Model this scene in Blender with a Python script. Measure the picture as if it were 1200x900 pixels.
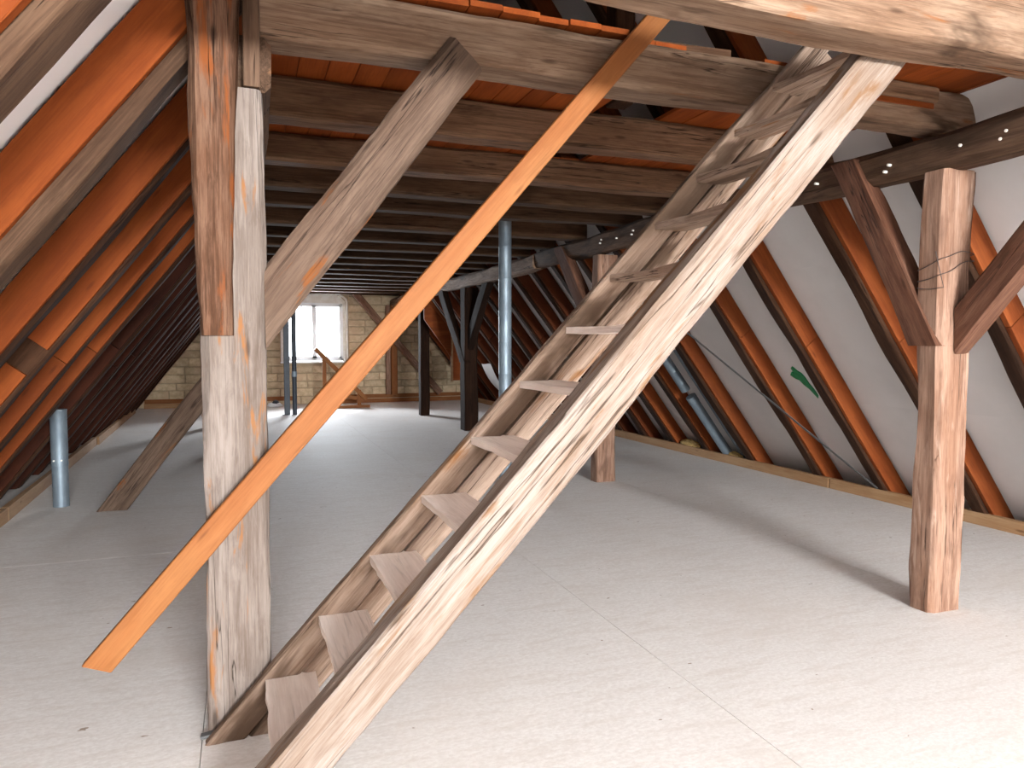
import bpy, bmesh, math, random
from mathutils import Vector, Matrix, noise
sc = bpy.context.scene
for o in list(bpy.data.objects):
    bpy.data.objects.remove(o)
COL = sc.collection
R = math.radians

# ------------------------------------------------------------------ camera
cam_d = bpy.data.cameras.new('camera')
cam = bpy.data.objects.new('camera', cam_d)
COL.objects.link(cam)
cam_d.sensor_width = 36.0
cam_d.lens = 36.0 * 850.0 / 1200.0
cam_d.clip_start = 0.05
cam.location = (0, 0, 1.6)
cam.rotation_euler = (R(90 - 3.232), 0, R(-20.423))
sc.camera = cam

# ------------------------------------------------------------------ world, lamps, exposure
w = bpy.data.worlds.new('world')
sc.world = w
w.use_nodes = True
bg = w.node_tree.nodes['Background']
bg.inputs[0].default_value = (0.86, 0.93, 1.0, 1)
bg.inputs[1].default_value = 4.0


def daylight(name, loc, rx, sx, sy, power, col):
    d = bpy.data.lights.new(name, 'AREA')
    d.shape = 'RECTANGLE'
    d.size = sx
    d.size_y = sy
    d.energy = power
    d.color = col
    o = bpy.data.objects.new(name, d)
    COL.objects.link(o)
    o.location = loc
    o.rotation_euler = (rx, 0, 0)
    return o


# daylight: two lamps added as fill at made-up roof windows, a gable window behind the camera, and the window in the far gable
for sgn, pw in ((-1, 75), (1, 75)):
    o = daylight('roof_fill_lamp', (1.915 + sgn * 1.70, -3.2, 3.75), 0, 1.9, 2.4, pw, (0.97, 0.99, 1.0))
    o.rotation_euler = (0, R(52.4) * sgn, 0)
daylight('daylight_near_window', (1.915, -10.35, 2.82), R(90), 3.3, 1.45, 2500, (0.95, 0.985, 1.0))
daylight('daylight_far_window', (1.81, 20.4, 1.95), R(-90), 1.5, 1.5, 480, (0.86, 0.93, 1.0))
vs = sc.view_settings
vs.view_transform = 'Standard'
vs.look = 'None'
vs.gamma = 1
vs.use_curve_mapping = False
vs.exposure = 1.06
try:
    sc.cycles.max_bounces = 10
    sc.cycles.diffuse_bounces = 6
    sc.cycles.transparent_max_bounces = 8
except Exception:
    pass

# ------------------------------------------------------------------ materials


def new_mat(name):
    m = bpy.data.materials.new(name)
    m.use_nodes = True
    nt = m.node_tree
    return m, nt, nt.nodes['Principled BSDF']


def N(nt, kind, **kw):
    n = nt.nodes.new(kind)
    for k, v in kw.items():
        setattr(n, k, v)
    return n


def link(nt, a, b):
    nt.links.new(a, b)


def math_node(nt, op, a, b=None, clamp=False):
    n = N(nt, 'ShaderNodeMath', operation=op, use_clamp=clamp)
    for i, v in enumerate((a, b)):
        if v is None:
            continue
        if isinstance(v, (int, float)):
            n.inputs[i].default_value = v
        else:
            link(nt, v, n.inputs[i])
    return n.outputs[0]


def maprange(nt, v, a, b, c=0.0, d=1.0):
    n = N(nt, 'ShaderNodeMapRange', interpolation_type='SMOOTHSTEP')
    link(nt, v, n.inputs[0])
    for i, x in enumerate((a, b, c, d)):
        n.inputs[i + 1].default_value = x
    return n.outputs[0]


def mix(nt, fac, a, b):
    n = N(nt, 'ShaderNodeMix', data_type='RGBA')
    if isinstance(fac, (int, float)):
        n.inputs[0].default_value = fac
    else:
        link(nt, fac, n.inputs[0])
    for i, v in ((6, a), (7, b)):
        if isinstance(v, tuple):
            n.inputs[i].default_value = (*v, 1) if len(v) == 3 else v
        else:
            link(nt, v, n.inputs[i])
    return n.outputs[2]


def coords(nt, scale, rnd=True, kind='Object'):
    tc = N(nt, 'ShaderNodeTexCoord')
    out = tc.outputs[kind]
    if rnd:
        oi = N(nt, 'ShaderNodeObjectInfo')
        v = N(nt, 'ShaderNodeVectorMath', operation='SCALE')
        v.inputs[0].default_value = (41.0, 17.0, 29.0)
        link(nt, oi.outputs['Random'], v.inputs['Scale'])
        a = N(nt, 'ShaderNodeVectorMath', operation='ADD')
        link(nt, out, a.inputs[0])
        link(nt, v.outputs[0], a.inputs[1])
        out = a.outputs[0]
    return out


def scaled(nt, vec, s):
    m = N(nt, 'ShaderNodeVectorMath', operation='MULTIPLY')
    link(nt, vec, m.inputs[0])
    m.inputs[1].default_value = s
    return m.outputs[0]


def noise_tex(nt, vec, s, detail=4, rough=0.6, dist=0.0):
    n = N(nt, 'ShaderNodeTexNoise')
    n.inputs['Scale'].default_value = 1.0
    n.inputs['Detail'].default_value = detail
    n.inputs['Roughness'].default_value = rough
    n.inputs['Distortion'].default_value = dist
    link(nt, scaled(nt, vec, s), n.inputs['Vector'])
    return n.outputs['Fac']


def wood(name, light, mid, dark, accent=None, acc_lo=0.6, acc_hi=0.72, stain=None, st_lo=0.55, st_hi=0.75,
         st_amt=0.8, grain_amt=0.55, crack=0.9, crack_w=0.010, knots=0.6, rough=0.85, bump=0.5, vary=0.25, pscale=1.0):
    m, nt, b = new_mat(name)
    v = coords(nt, None)
    g1 = noise_tex(nt, v, (2.4, 85, 85), 6, 0.7, 0.25)
    g2 = noise_tex(nt, v, (1.3, 26, 26), 4, 0.6, 0.35)
    grain = math_node(nt, 'ADD', math_node(nt, 'MULTIPLY', g1, 0.55), math_node(nt, 'MULTIPLY', g2, 0.45))
    patch = noise_tex(nt, v, (1.4 * pscale, 7 * pscale, 7 * pscale), 5, 0.6, 0.4)
    c = mix(nt, maprange(nt, patch, 0.36, 0.64), mid, light)
    c = mix(nt, math_node(nt, 'MULTIPLY', maprange(nt, grain, 0.44, 0.60), grain_amt), c, dark)
    blotch = noise_tex(nt, v, (3.2, 15, 15), 5, 0.65, 0.5)
    c = mix(nt, math_node(nt, 'MULTIPLY', maprange(nt, blotch, 0.50, 0.68), grain_amt * 0.8), c, dark)
    fibre = noise_tex(nt, v, (5.5, 150, 150), 3, 0.7, 0.0)
    c = mix(nt, math_node(nt, 'MULTIPLY', maprange(nt, fibre, 0.52, 0.66), grain_amt * 0.55), c, dark)
    c = mix(nt, math_node(nt, 'MULTIPLY', maprange(nt, fibre, 0.46, 0.34), grain_amt * 0.35), c, tuple(min(0.9, x * 1.35) for x in light))
    if accent:
        an = noise_tex(nt, v, (1.9, 13, 13), 5, 0.62, 0.5)
        c = mix(nt, maprange(nt, an, acc_lo, acc_hi), c, accent)
    if stain:
        sn = noise_tex(nt, v, (1.1, 4.2, 4.2), 4, 0.6, 0.6)
        c = mix(nt, math_node(nt, 'MULTIPLY', maprange(nt, sn, st_lo, st_hi), st_amt), c, stain)
    if knots:
        vo = N(nt, 'ShaderNodeTexVoronoi')
        vo.inputs['Scale'].default_value = 1.0
        link(nt, scaled(nt, v, (2.6, 11, 11)), vo.inputs['Vector'])
        k = maprange(nt, vo.outputs['Distance'], 0.05, 0.16, knots, 0.0)
        c = mix(nt, k, c, tuple(x * 0.55 for x in dark))
    cr = noise_tex(nt, v, (0.32, 10, 10), 4, 0.55, 0.12)
    ca = math_node(nt, 'ABSOLUTE', math_node(nt, 'SUBTRACT', cr, 0.5))
    cm = maprange(nt, ca, 0.0, crack_w, 1.0, 0.0)
    cmask = maprange(nt, noise_tex(nt, v, (0.8, 4, 4), 2, 0.5), 0.44, 0.56)
    cm = math_node(nt, 'MULTIPLY', cm, cmask)
    c = mix(nt, math_node(nt, 'MULTIPLY', cm, crack), c, tuple(x * 0.35 for x in dark))
    oi = N(nt, 'ShaderNodeObjectInfo')
    hsv = N(nt, 'ShaderNodeHueSaturation')
    link(nt, maprange(nt, oi.outputs['Random'], 0, 1, 1 - vary, 1 + vary), hsv.inputs['Value'])
    link(nt, c, hsv.inputs['Color'])
    link(nt, hsv.outputs[0], b.inputs['Base Color'])
    b.inputs['Roughness'].default_value = rough
    b.inputs['Specular IOR Level'].default_value = 0.15
    h = math_node(nt, 'SUBTRACT', math_node(nt, 'MULTIPLY', grain, 0.5), cm)
    bp = N(nt, 'ShaderNodeBump')
    bp.inputs['Strength'].default_value = bump
    bp.inputs['Distance'].default_value = 0.012
    link(nt, h, bp.inputs['Height'])
    link(nt, bp.outputs[0], b.inputs['Normal'])
    return m


M = {}
M['stringer_pale'] = wood('pale_weathered_wood', (0.2634, 0.2166, 0.1869), (0.2174, 0.1595, 0.1257), (0.1385, 0.0863, 0.0551), accent=(0.1646, 0.0863, 0.0418), acc_lo=0.54, acc_hi=0.68, stain=(0.0858, 0.0545, 0.0390), st_lo=0.64, st_hi=0.80, st_amt=0.5, grain_amt=0.6, crack_w=0.012, knots=0.7, vary=0.0)
M['stringer_grey'] = wood('grey_stained_wood', (0.3613, 0.2655, 0.2075), (0.2782, 0.1892, 0.1380), (0.1391, 0.0798, 0.0481), accent=(0.2087, 0.0916, 0.0319), acc_lo=0.58, acc_hi=0.72, stain=(0.0696, 0.0399, 0.0237), st_lo=0.50, st_hi=0.64, st_amt=0.85, vary=0.1)
M['tread'] = wood('dusty_tread_wood', (0.8945, 0.7862, 0.7144), (0.7667, 0.6552, 0.5896), (0.5428, 0.4260, 0.3489), grain_amt=0.25, crack=0.2, knots=0.0, bump=0.25, vary=0.12)
M['post_grey'] = wood('silver_grey_wood', (0.2218, 0.1811, 0.1583), (0.1627, 0.1272, 0.1070), (0.0776, 0.0517, 0.0377), accent=(0.2292, 0.0998, 0.0377), acc_lo=0.58, acc_hi=0.66, stain=(0.0740, 0.0444, 0.0301), st_lo=0.62, st_hi=0.8, st_amt=0.6, grain_amt=0.5, knots=0.7, vary=0.0)
M['splice_brown'] = wood('brown_hewn_wood', (0.1582, 0.0872, 0.0554), (0.1020, 0.0462, 0.0245), (0.0422, 0.0169, 0.0079), accent=(0.1758, 0.0513, 0.0139), acc_lo=0.55, acc_hi=0.66, stain=(0.0422, 0.0154, 0.0071), st_lo=0.52, st_hi=0.66, st_amt=0.8, knots=0.8, grain_amt=0.8, vary=0.0)
M['beam_pale'] = wood('pale_beam_wood', (0.2727, 0.1825, 0.1250), (0.2063, 0.1242, 0.0782), (0.0905, 0.0448, 0.0247), accent=(0.2063, 0.0725, 0.0202), acc_lo=0.62, acc_hi=0.74, stain=(0.0493, 0.0262, 0.0146), st_lo=0.55, st_hi=0.70, st_amt=0.85, knots=0.7, vary=0.05)
M['beam_brown'] = wood('brown_beam_wood', (0.1721, 0.0959, 0.0554), (0.1169, 0.0592, 0.0323), (0.0478, 0.0209, 0.0100), stain=(0.0460, 0.0209, 0.0116), st_lo=0.55, st_hi=0.72, st_amt=0.7, knots=0.6, vary=0.2)
M['brace_grey'] = wood('grey_brace_wood', (0.1414, 0.0937, 0.0672), (0.1010, 0.0623, 0.0427), (0.0471, 0.0258, 0.0161), accent=(0.1616, 0.0541, 0.0147), acc_lo=0.64, acc_hi=0.71, stain=(0.0441, 0.0242, 0.0173), st_lo=0.6, st_hi=0.75, knots=0.7, vary=0.05)
M['post_red'] = wood('reddish_brown_wood', (0.2937, 0.1804, 0.1288), (0.2166, 0.1155, 0.0737), (0.1023, 0.0494, 0.0307), accent=(0.3322, 0.2246, 0.1710), acc_lo=0.58, acc_hi=0.70, stain=(0.0891, 0.0467, 0.0307), st_lo=0.6, st_hi=0.75, knots=0.5, vary=0.08)
M['brace_red'] = wood('dark_reddish_wood', (0.1527, 0.0722, 0.0451), (0.1126, 0.0462, 0.0258), (0.0532, 0.0198, 0.0107), accent=(0.1727, 0.0898, 0.0599), acc_lo=0.58, acc_hi=0.70, stain=(0.0463, 0.0187, 0.0107), st_lo=0.6, st_hi=0.75, knots=0.5, vary=0.08)
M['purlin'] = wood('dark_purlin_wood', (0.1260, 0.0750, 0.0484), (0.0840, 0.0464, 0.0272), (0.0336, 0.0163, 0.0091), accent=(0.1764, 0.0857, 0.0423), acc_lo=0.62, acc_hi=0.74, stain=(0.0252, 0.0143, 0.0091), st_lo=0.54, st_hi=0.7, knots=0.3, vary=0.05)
M['beam_far'] = wood('shaded_beam_wood', (0.0880, 0.0487, 0.0276), (0.0616, 0.0316, 0.0167), (0.0264, 0.0117, 0.0058), stain=(0.0220, 0.0108, 0.0058), st_lo=0.55, st_hi=0.72, st_amt=0.7, knots=0.5, vary=0.2, rough=0.95)  # darker copy of the brown beams; weaker light at depth put into colour
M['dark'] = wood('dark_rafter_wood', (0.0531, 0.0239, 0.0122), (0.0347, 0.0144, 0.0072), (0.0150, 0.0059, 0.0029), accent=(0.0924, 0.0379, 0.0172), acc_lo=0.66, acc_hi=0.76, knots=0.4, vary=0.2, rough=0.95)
M['near_black'] = wood('nearly_black_wood', (0.0223, 0.0096, 0.0049), (0.0146, 0.0058, 0.0029), (0.0063, 0.0024, 0.0012), accent=(0.0388, 0.0152, 0.0069), acc_lo=0.66, acc_hi=0.76, knots=0.4, vary=0.2, rough=0.95)  # dark rafter wood scaled down, for distant posts and braces
M['rafter_grey'] = wood('grey_rafter_wood', (0.1040, 0.0587, 0.0347), (0.0653, 0.0335, 0.0186), (0.0294, 0.0125, 0.0067), accent=(0.1619, 0.0587, 0.0186), acc_lo=0.70, acc_hi=0.76, knots=0.4, vary=0.1)
ORK = dict(stain=(0.0960, 0.0300, 0.0090), st_lo=0.6, st_hi=0.8, st_amt=0.5, grain_amt=0.35, crack=0.0, knots=0.5, rough=0.75, bump=0.12)
M['orange'] = wood('orange_plank_wood', (0.2048, 0.0474, 0.0083), (0.1719, 0.0354, 0.0055), (0.1098, 0.0191, 0.0028), vary=0.15, **ORK)
M['orange_ceiling'] = wood('orange_ceiling_wood', (0.2765, 0.0616, 0.0100), (0.2321, 0.0460, 0.0066), (0.1482, 0.0248, 0.0034), vary=0.15, **ORK)
M['orange_right'] = wood('brown_orange_plank_wood', (0.2300, 0.0576, 0.0136), (0.1789, 0.0400, 0.0085), (0.0958, 0.0192, 0.0045), vary=0.12, **ORK)
M['orange_dull'] = wood('dull_orange_plank_wood', (0.1307, 0.0303, 0.0082), (0.0930, 0.0206, 0.0055), (0.0494, 0.0103, 0.0032), vary=0.2, **ORK)  # darker, duller orange for the distant right planks
M['plank_shaded'] = wood('shaded_plank_wood', (0.0497, 0.0109, 0.0030), (0.0353, 0.0074, 0.0020), (0.0188, 0.0037, 0.0012), vary=0.2, **ORK)  # darkened copy of the dull orange; unlit far left row put into colour
M['rail'] = wood('orange_rail_wood', (0.2544, 0.1006, 0.0315), (0.2245, 0.0762, 0.0207), (0.1347, 0.0365, 0.0085), accent=(0.2470, 0.1342, 0.0679), acc_lo=0.66, acc_hi=0.80, stain=(0.1347, 0.0397, 0.0097), st_lo=0.62, st_hi=0.8, st_amt=0.6, grain_amt=0.3, crack=0.3, knots=0.8, rough=0.6, bump=0.15, vary=0.0)
M['pine'] = wood('new_pine_batten', (0.3600, 0.2208, 0.1176), (0.3120, 0.1708, 0.0843), (0.2160, 0.1052, 0.0462), stain=(0.2400, 0.1163, 0.0462), st_lo=0.55, st_hi=0.7, st_amt=0.5, grain_amt=0.35, crack=0.0, knots=0.8, rough=0.7, bump=0.1, vary=0.1)


def plain(name, col, rough=0.6, metal=0.0, var=None, vscale=(8, 8, 8), bump=0.0, rnd=True):
    m, nt, b = new_mat(name)
    b.inputs['Roughness'].default_value = rough
    b.inputs['Metallic'].default_value = metal
    if var:
        v = coords(nt, None, rnd)
        n = noise_tex(nt, v, vscale, 5, 0.6)
        c = mix(nt, maprange(nt, n, 0.35, 0.65), col, var)
        link(nt, c, b.inputs['Base Color'])
        if bump:
            bp = N(nt, 'ShaderNodeBump')
            bp.inputs['Strength'].default_value = bump
            bp.inputs['Distance'].default_value = 0.01
            link(nt, n, bp.inputs['Height'])
            link(nt, bp.outputs[0], b.inputs['Normal'])
    else:
        b.inputs['Base Color'].default_value = (*col, 1)
    return m


M['zinc'] = plain('galvanised_steel', (0.22, 0.27, 0.31), 0.5, 0.5, (0.17, 0.21, 0.25), (14, 14, 5))
M['steel'] = plain('dark_steel', (0.035, 0.042, 0.055), 0.5, 0.2, (0.025, 0.03, 0.04), (6, 6, 6))
M['strap'] = plain('grey_steel_strap', (0.12, 0.12, 0.12), 0.6, 0.3)
M['nail'] = plain('white_nail_plug', (0.85, 0.80, 0.72), 0.5)
M['wire'] = plain('rusty_wire', (0.07, 0.05, 0.045), 0.6, 0.5)
M['membrane'] = plain('white_underlay', (0.80, 0.785, 0.78), 0.8, 0.0, (0.75, 0.735, 0.73), (1.5, 1.5, 1.5), 0.35, True)
M['plaster'] = plain('white_plaster', (0.80, 0.78, 0.74), 0.9, 0.0, (0.70, 0.66, 0.60), (9, 9, 9), 0.2)
M['mortar'] = plain('stone_mortar', (0.44, 0.35, 0.235), 0.95, 0.0, (0.36, 0.28, 0.18), (6, 6, 6), 0.6)
M['white'] = plain('white_window_plastic', (0.80, 0.81, 0.83), 0.35)
M['paint'] = plain('green_paint', (0.012, 0.22, 0.075), 0.5, 0, (0.02, 0.30, 0.11), (30, 30, 30))
M['wool'] = plain('yellow_mineral_wool', (0.55, 0.38, 0.15), 1.0, 0, (0.42, 0.27, 0.09), (40, 40, 40), 1.0)
M['shade_subfloor'] = plain('shaded_subfloor', (0.05, 0.04, 0.032), 0.95)  # sub-floor, its colour darkened to give the shade behind the kerbs


def stone_mat():
    m, nt, b = new_mat('sandstone_block')
    v = coords(nt, None)
    n = noise_tex(nt, v, (7, 7, 9), 6, 0.65)
    n2 = noise_tex(nt, v, (2.2, 2.2, 3), 3, 0.5)
    c = mix(nt, maprange(nt, n, 0.32, 0.68), (0.43, 0.33, 0.205), (0.60, 0.48, 0.325))
    c = mix(nt, maprange(nt, n2, 0.5, 0.75), c, (0.52, 0.38, 0.25))
    oi = N(nt, 'ShaderNodeObjectInfo')
    h = N(nt, 'ShaderNodeHueSaturation')
    link(nt, maprange(nt, oi.outputs['Random'], 0, 1, 0.85, 1.12), h.inputs['Value'])
    link(nt, c, h.inputs['Color'])
    link(nt, h.outputs[0], b.inputs['Base Color'])
    b.inputs['Roughness'].default_value = 0.95
    bp = N(nt, 'ShaderNodeBump')
    bp.inputs['Strength'].default_value = 0.7
    bp.inputs['Distance'].default_value = 0.02
    link(nt, n, bp.inputs['Height'])
    link(nt, bp.outputs[0], b.inputs['Normal'])
    return m


M['stone'] = stone_mat()


def floor_mat():
    m, nt, b = new_mat('pale_chipboard')
    v = coords(nt, None, True)
    fine = noise_tex(nt, v, (38, 60, 40), 6, 0.75)
    mid = noise_tex(nt, v, (4.0, 22, 8), 5, 0.65, 0.4)
    big = noise_tex(nt, v, (1.1, 1.6, 1), 3, 0.5)
    c = mix(nt, maprange(nt, fine, 0.36, 0.66), (0.62, 0.58, 0.55), (0.72, 0.69, 0.665))
    c = mix(nt, math_node(nt, 'MULTIPLY', maprange(nt, mid, 0.46, 0.68), 0.36), c, (0.54, 0.475, 0.425))
    c = mix(nt, math_node(nt, 'MULTIPLY', maprange(nt, big, 0.5, 0.72), 0.35), c, (0.60, 0.54, 0.49))
    sp = noise_tex(nt, v, (16, 26, 16), 2, 0.4)
    c = mix(nt, maprange(nt, sp, 0.765, 0.79), c, (0.30, 0.23, 0.18))
    link(nt, c, b.inputs['Base Color'])
    b.inputs['Roughness'].default_value = 0.75
    b.inputs['Specular IOR Level'].default_value = 0.2
    bp = N(nt, 'ShaderNodeBump')
    bp.inputs['Strength'].default_value = 0.12
    bp.inputs['Distance'].default_value = 0.004
    link(nt, fine, bp.inputs['Height'])
    link(nt, bp.outputs[0], b.inputs['Normal'])
    return m


M['floor'] = floor_mat()


def glass_mat():
    m, nt, b = new_mat('window_glass')
    out = nt.nodes['Material Output']
    t = N(nt, 'ShaderNodeBsdfTransparent')
    g = N(nt, 'ShaderNodeBsdfGlossy')
    g.inputs['Roughness'].default_value = 0.02
    fr = N(nt, 'ShaderNodeFresnel')
    fr.inputs[0].default_value = 1.45
    mx = N(nt, 'ShaderNodeMixShader')
    link(nt, fr.outputs[0], mx.inputs[0])
    link(nt, t.outputs[0], mx.inputs[1])
    link(nt, g.outputs[0], mx.inputs[2])
    link(nt, mx.outputs[0], out.inputs[0])
    return m


M['glass'] = glass_mat()

# ------------------------------------------------------------------ builders


def obj(name, me, mat=None, parent=None, mw=None):
    o = bpy.data.objects.new(name, me)
    COL.objects.link(o)
    if mat is not None and not me.materials:
        me.materials.append(mat)
    mw = mw or Matrix.Identity(4)
    if parent is not None:
        o.parent = parent
        o.matrix_local = wm(parent).inverted() @ mw
    else:
        o.matrix_world = mw
    return o


def wm(o):
    m = o.matrix_local.copy() if o.parent else o.matrix_basis.copy()
    p = o.parent
    while p is not None:
        m = (p.matrix_local if p.parent else p.matrix_basis) @ m
        p = p.parent
    return m


def tag(o, label, cat, group=None):
    o['label'] = label
    o['category'] = cat
    if group:
        o['group'] = group
    return o


def struct(o):
    o['kind'] = 'structure'
    return o


def thing(name, label, cat, loc, group=None):
    o = bpy.data.objects.new(name, None)
    o.empty_display_size = 0.1
    COL.objects.link(o)
    o.location = loc
    return tag(o, label, cat, group)


def bm_mesh(name, bm, smooth=None):
    bmesh.ops.recalc_face_normals(bm, faces=bm.faces)
    me = bpy.data.meshes.new(name)
    bm.to_mesh(me)
    bm.free()
    if smooth is not None:
        me.shade_smooth()
        me.set_sharp_from_angle(angle=smooth)
    return me


def frame(p0, p1, up):
    x = (Vector(p1) - Vector(p0))
    L = x.length
    x.normalize()
    z = Vector(up) - x * Vector(up).dot(x)
    z.normalize()
    y = z.cross(x)
    m = Matrix((x, y, z)).transposed().to_4x4()
    m.translation = Vector(p0)
    return m, L


def timber_mesh(name, L, wd, ht, seed=0, seg=14, k=1, chamfer=0.010, wob=0.006, fib=0.0, wane=0.0,
                taper=(1, 1), sh0=(0, 0), sh1=(0, 0), bow=0.0):
    """A hewn timber along local X. sh0/sh1: slant of the ends (dx per local y, dx per local z)."""
    bm = bmesh.new()
    ring_uv = []
    hw, hh = 0.5, 0.5
    corners = [(1, 1), (-1, 1), (-1, -1), (1, -1)]
    # side s runs corner s -> corner s+1, k inner points; each corner has two chamfer points
    prof = []
    for i, (cy, cz) in enumerate(corners):
        pcy, pcz = corners[i - 1]
        ncy, ncz = corners[(i + 1) % 4]
        prof.append(('c', cy, cz, pcy, pcz))
        prof.append(('c', cy, cz, ncy, ncz))
        for j in range(k):
            t = (j + 1) / (k + 1)
            prof.append(('s', cy + (ncy - cy) * t, cz + (ncz - cz) * t, 0, 0))
    so = Vector((seed * 7.31, seed * 3.17, seed * 1.73))
    rings = []
    for i in range(seg + 1):
        t = i / seg
        x = t * L
        sc_ = taper[0] + (taper[1] - taper[0]) * t
        dy = wob * 1.5 * noise.noise(Vector((x * 0.9, 0, 0)) + so)
        dz = wob * 1.5 * noise.noise(Vector((x * 0.9, 9, 0)) + so) + bow * math.sin(math.pi * t)
        ring = []
        for q, (kd, a, b_, c_, d_) in enumerate(prof):
            if kd == 'c':
                ci = (a > 0) * 2 + (b_ > 0)
                ch = chamfer * (1 + 0.4 * noise.noise(Vector((x * 2, ci * 5.0, 1)) + so))
                if wane:
                    ch += wane * max(0, noise.noise(Vector((x * 1.3, ci * 11.0, 4)) + so) + 0.15)
                y = a * wd / 2
                z = b_ * ht / 2
                # move from the corner towards the neighbouring corner
                if c_ != a:
                    y += (c_ - a) / 2 * ch
                if d_ != b_:
                    z += (d_ - b_) / 2 * ch
            else:
                y, z = a * wd / 2, b_ * ht / 2
            y *= sc_
            z *= sc_
            if wob or fib:
                v = Vector((x * 1.6, y * 5, z * 5)) + so
                r = Vector((y / wd, z / ht))
                if r.length > 1e-6:
                    r.normalize()
                amp = wob * noise.noise(v)
                if fib:
                    amp += fib * noise.noise(Vector((x * 3.0, y * 45, z * 45)) + so)
                    amp += fib * 0.8 * noise.noise(Vector((x * 9.0, y * 22, z * 22)) + so)
                y += r.x * amp
                z += r.y * amp
            sx = (1 - t) * (sh0[0] * y + sh0[1] * z) + t * (sh1[0] * y + sh1[1] * z)
            ring.append(bm.verts.new((x + sx, y + dy, z + dz)))
        rings.append(ring)
    n = len(prof)
    for i in range(seg):
        for q in range(n):
            bm.faces.new((rings[i][q], rings[i][(q + 1) % n], rings[i + 1][(q + 1) % n], rings[i + 1][q]))
    bm.faces.new(rings[0][::-1])
    bm.faces.new(rings[-1])
    return bm_mesh(name, bm, R(38))


SEED = [0]


def timber(name, p0, p1, wd, ht, mat, up=(0, 0, 1), parent=None, **kw):
    SEED[0] += 1
    kw.setdefault('seed', SEED[0])
    m, L = frame(p0, p1, up)
    me = timber_mesh(name, L, wd, ht, **kw)
    return obj(name, me, M[mat], parent, m)


def box_mesh(name, a, b, bev=0.0):
    """box between corners given in local coordinates"""
    bm = bmesh.new()
    bmesh.ops.create_cube(bm, size=1)
    a, b = Vector(a), Vector(b)
    for v in bm.verts:
        v.co = Vector([(a[i] + b[i]) / 2 + v.co[i] * abs(b[i] - a[i]) for i in range(3)])
    if bev:
        bmesh.ops.bevel(bm, geom=bm.edges[:], offset=bev, segments=1, affect='EDGES')
    return bm_mesh(name, bm)


def box(name, a, b, mat, parent=None, bev=0.0):
    c = (Vector(a) + Vector(b)) / 2
    me = box_mesh(name, Vector(a) - c, Vector(b) - c, bev)
    return obj(name, me, M[mat], parent, Matrix.Translation(c))


def prism(name, pts, y0, y1, mat, parent=None, polys=None):
    """polygons in the x-z plane pushed from y0 to y1"""
    bm = bmesh.new()
    for P in (polys or [pts]):
        f = [bm.verts.new((x, y0, z)) for x, z in P]
        g = [bm.verts.new((x, y1, z)) for x, z in P]
        bm.faces.new(f)
        bm.faces.new(g[::-1])
        for i in range(len(P)):
            j = (i + 1) % len(P)
            bm.faces.new((f[i], g[i], g[j], f[j]))
    return obj(name, bm_mesh(name, bm), M[mat], parent)


def tube_mesh(name, L, r, seg=28, rings=None):
    """closed pipe along local Z; rings = list of (z, radius)"""
    bm = bmesh.new()
    prof = rings or [(0, r), (L, r)]
    rr = []
    for z, q in prof:
        rr.append([bm.verts.new((q * math.cos(2 * math.pi * i / seg), q * math.sin(2 * math.pi * i / seg), z)) for i in range(seg)])
    for a, b in zip(rr, rr[1:]):
        for i in range(seg):
            j = (i + 1) % seg
            bm.faces.new((a[i], a[j], b[j], b[i]))
    bm.faces.new(rr[0][::-1])
    bm.faces.new(rr[-1])
    return bm_mesh(name, bm, R(40))


def pipe(name, p0, p1, r, mat, parent=None, rings=None):
    d = Vector(p1) - Vector(p0)
    q = d.to_track_quat('Z', 'Y').to_matrix().to_4x4()
    q.translation = Vector(p0)
    return obj(name, tube_mesh(name, d.length, r, rings=rings), M[mat], parent, q)


def wire_mesh(name, pts, r, seg=6):
    cu = bpy.data.curves.new(name, 'CURVE')
    cu.dimensions = '3D'
    cu.bevel_depth = r
    cu.bevel_resolution = 2
    s = cu.splines.new('POLY')
    s.points.add(len(pts) - 1)
    for p, c in zip(s.points, pts):
        p.co = (*c, 1)
    tmp = bpy.data.objects.new('tmp', cu)
    me = bpy.data.meshes.new_from_object(tmp)
    bpy.data.objects.remove(tmp)
    me.name = name
    return me


SL = 1.3                      # roof pitch (rise per metre)
XL, XR = -2.59, 6.42          # where the underlay meets the floor
RX = (XL + XR) / 2
RZ = SL * (XR - RX)
Y0, Y1 = -10.0, 19.75          # the two gables
HYP = math.hypot(1, SL)

# ------------------------------------------------------------------ the shell
rnd = random.Random(5)
# floor: a sub-floor with chipboard panels laid on it, tiny open joints between them
fl = struct(box('floor', (XL - 0.1, Y0 - 0.3, -0.10), (XR + 0.1, Y1 + 0.5, -0.022), 'shade_subfloor'))
xs = [-2.42, -0.18, 1.95, 4.08, 6.12]
G = 0.0014
panels = 0
for i in range(len(xs) - 1):
    y = Y0 - (0.0 if i % 2 else 1.2)
    off = [0.4, 1.06, 0.0, 1.06, 0.35, 0.9][i % 6]
    ys = [Y0]
    yy = 3.14 + off - 2.5 * 4
    while yy < Y1:
        if yy > Y0 + 0.2:
            ys.append(yy)
        yy += 2.5
    ys.append(Y1 + 0.02)
    for a, b in zip(ys, ys[1:]):
        p = box('floor_panel', (xs[i] + G, a + G * 0.25, -0.022), (xs[i + 1] - G, b - G * 0.25, -rnd.random() * 0.0004), 'floor', fl)

# sloping walls (the roof planes) and the membrane sheets on them
HY0, HY1, HZ0, HZ1 = -4.45, -1.95, 2.75, 4.35     # openings for the added roof windows (y range, z range)


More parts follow.
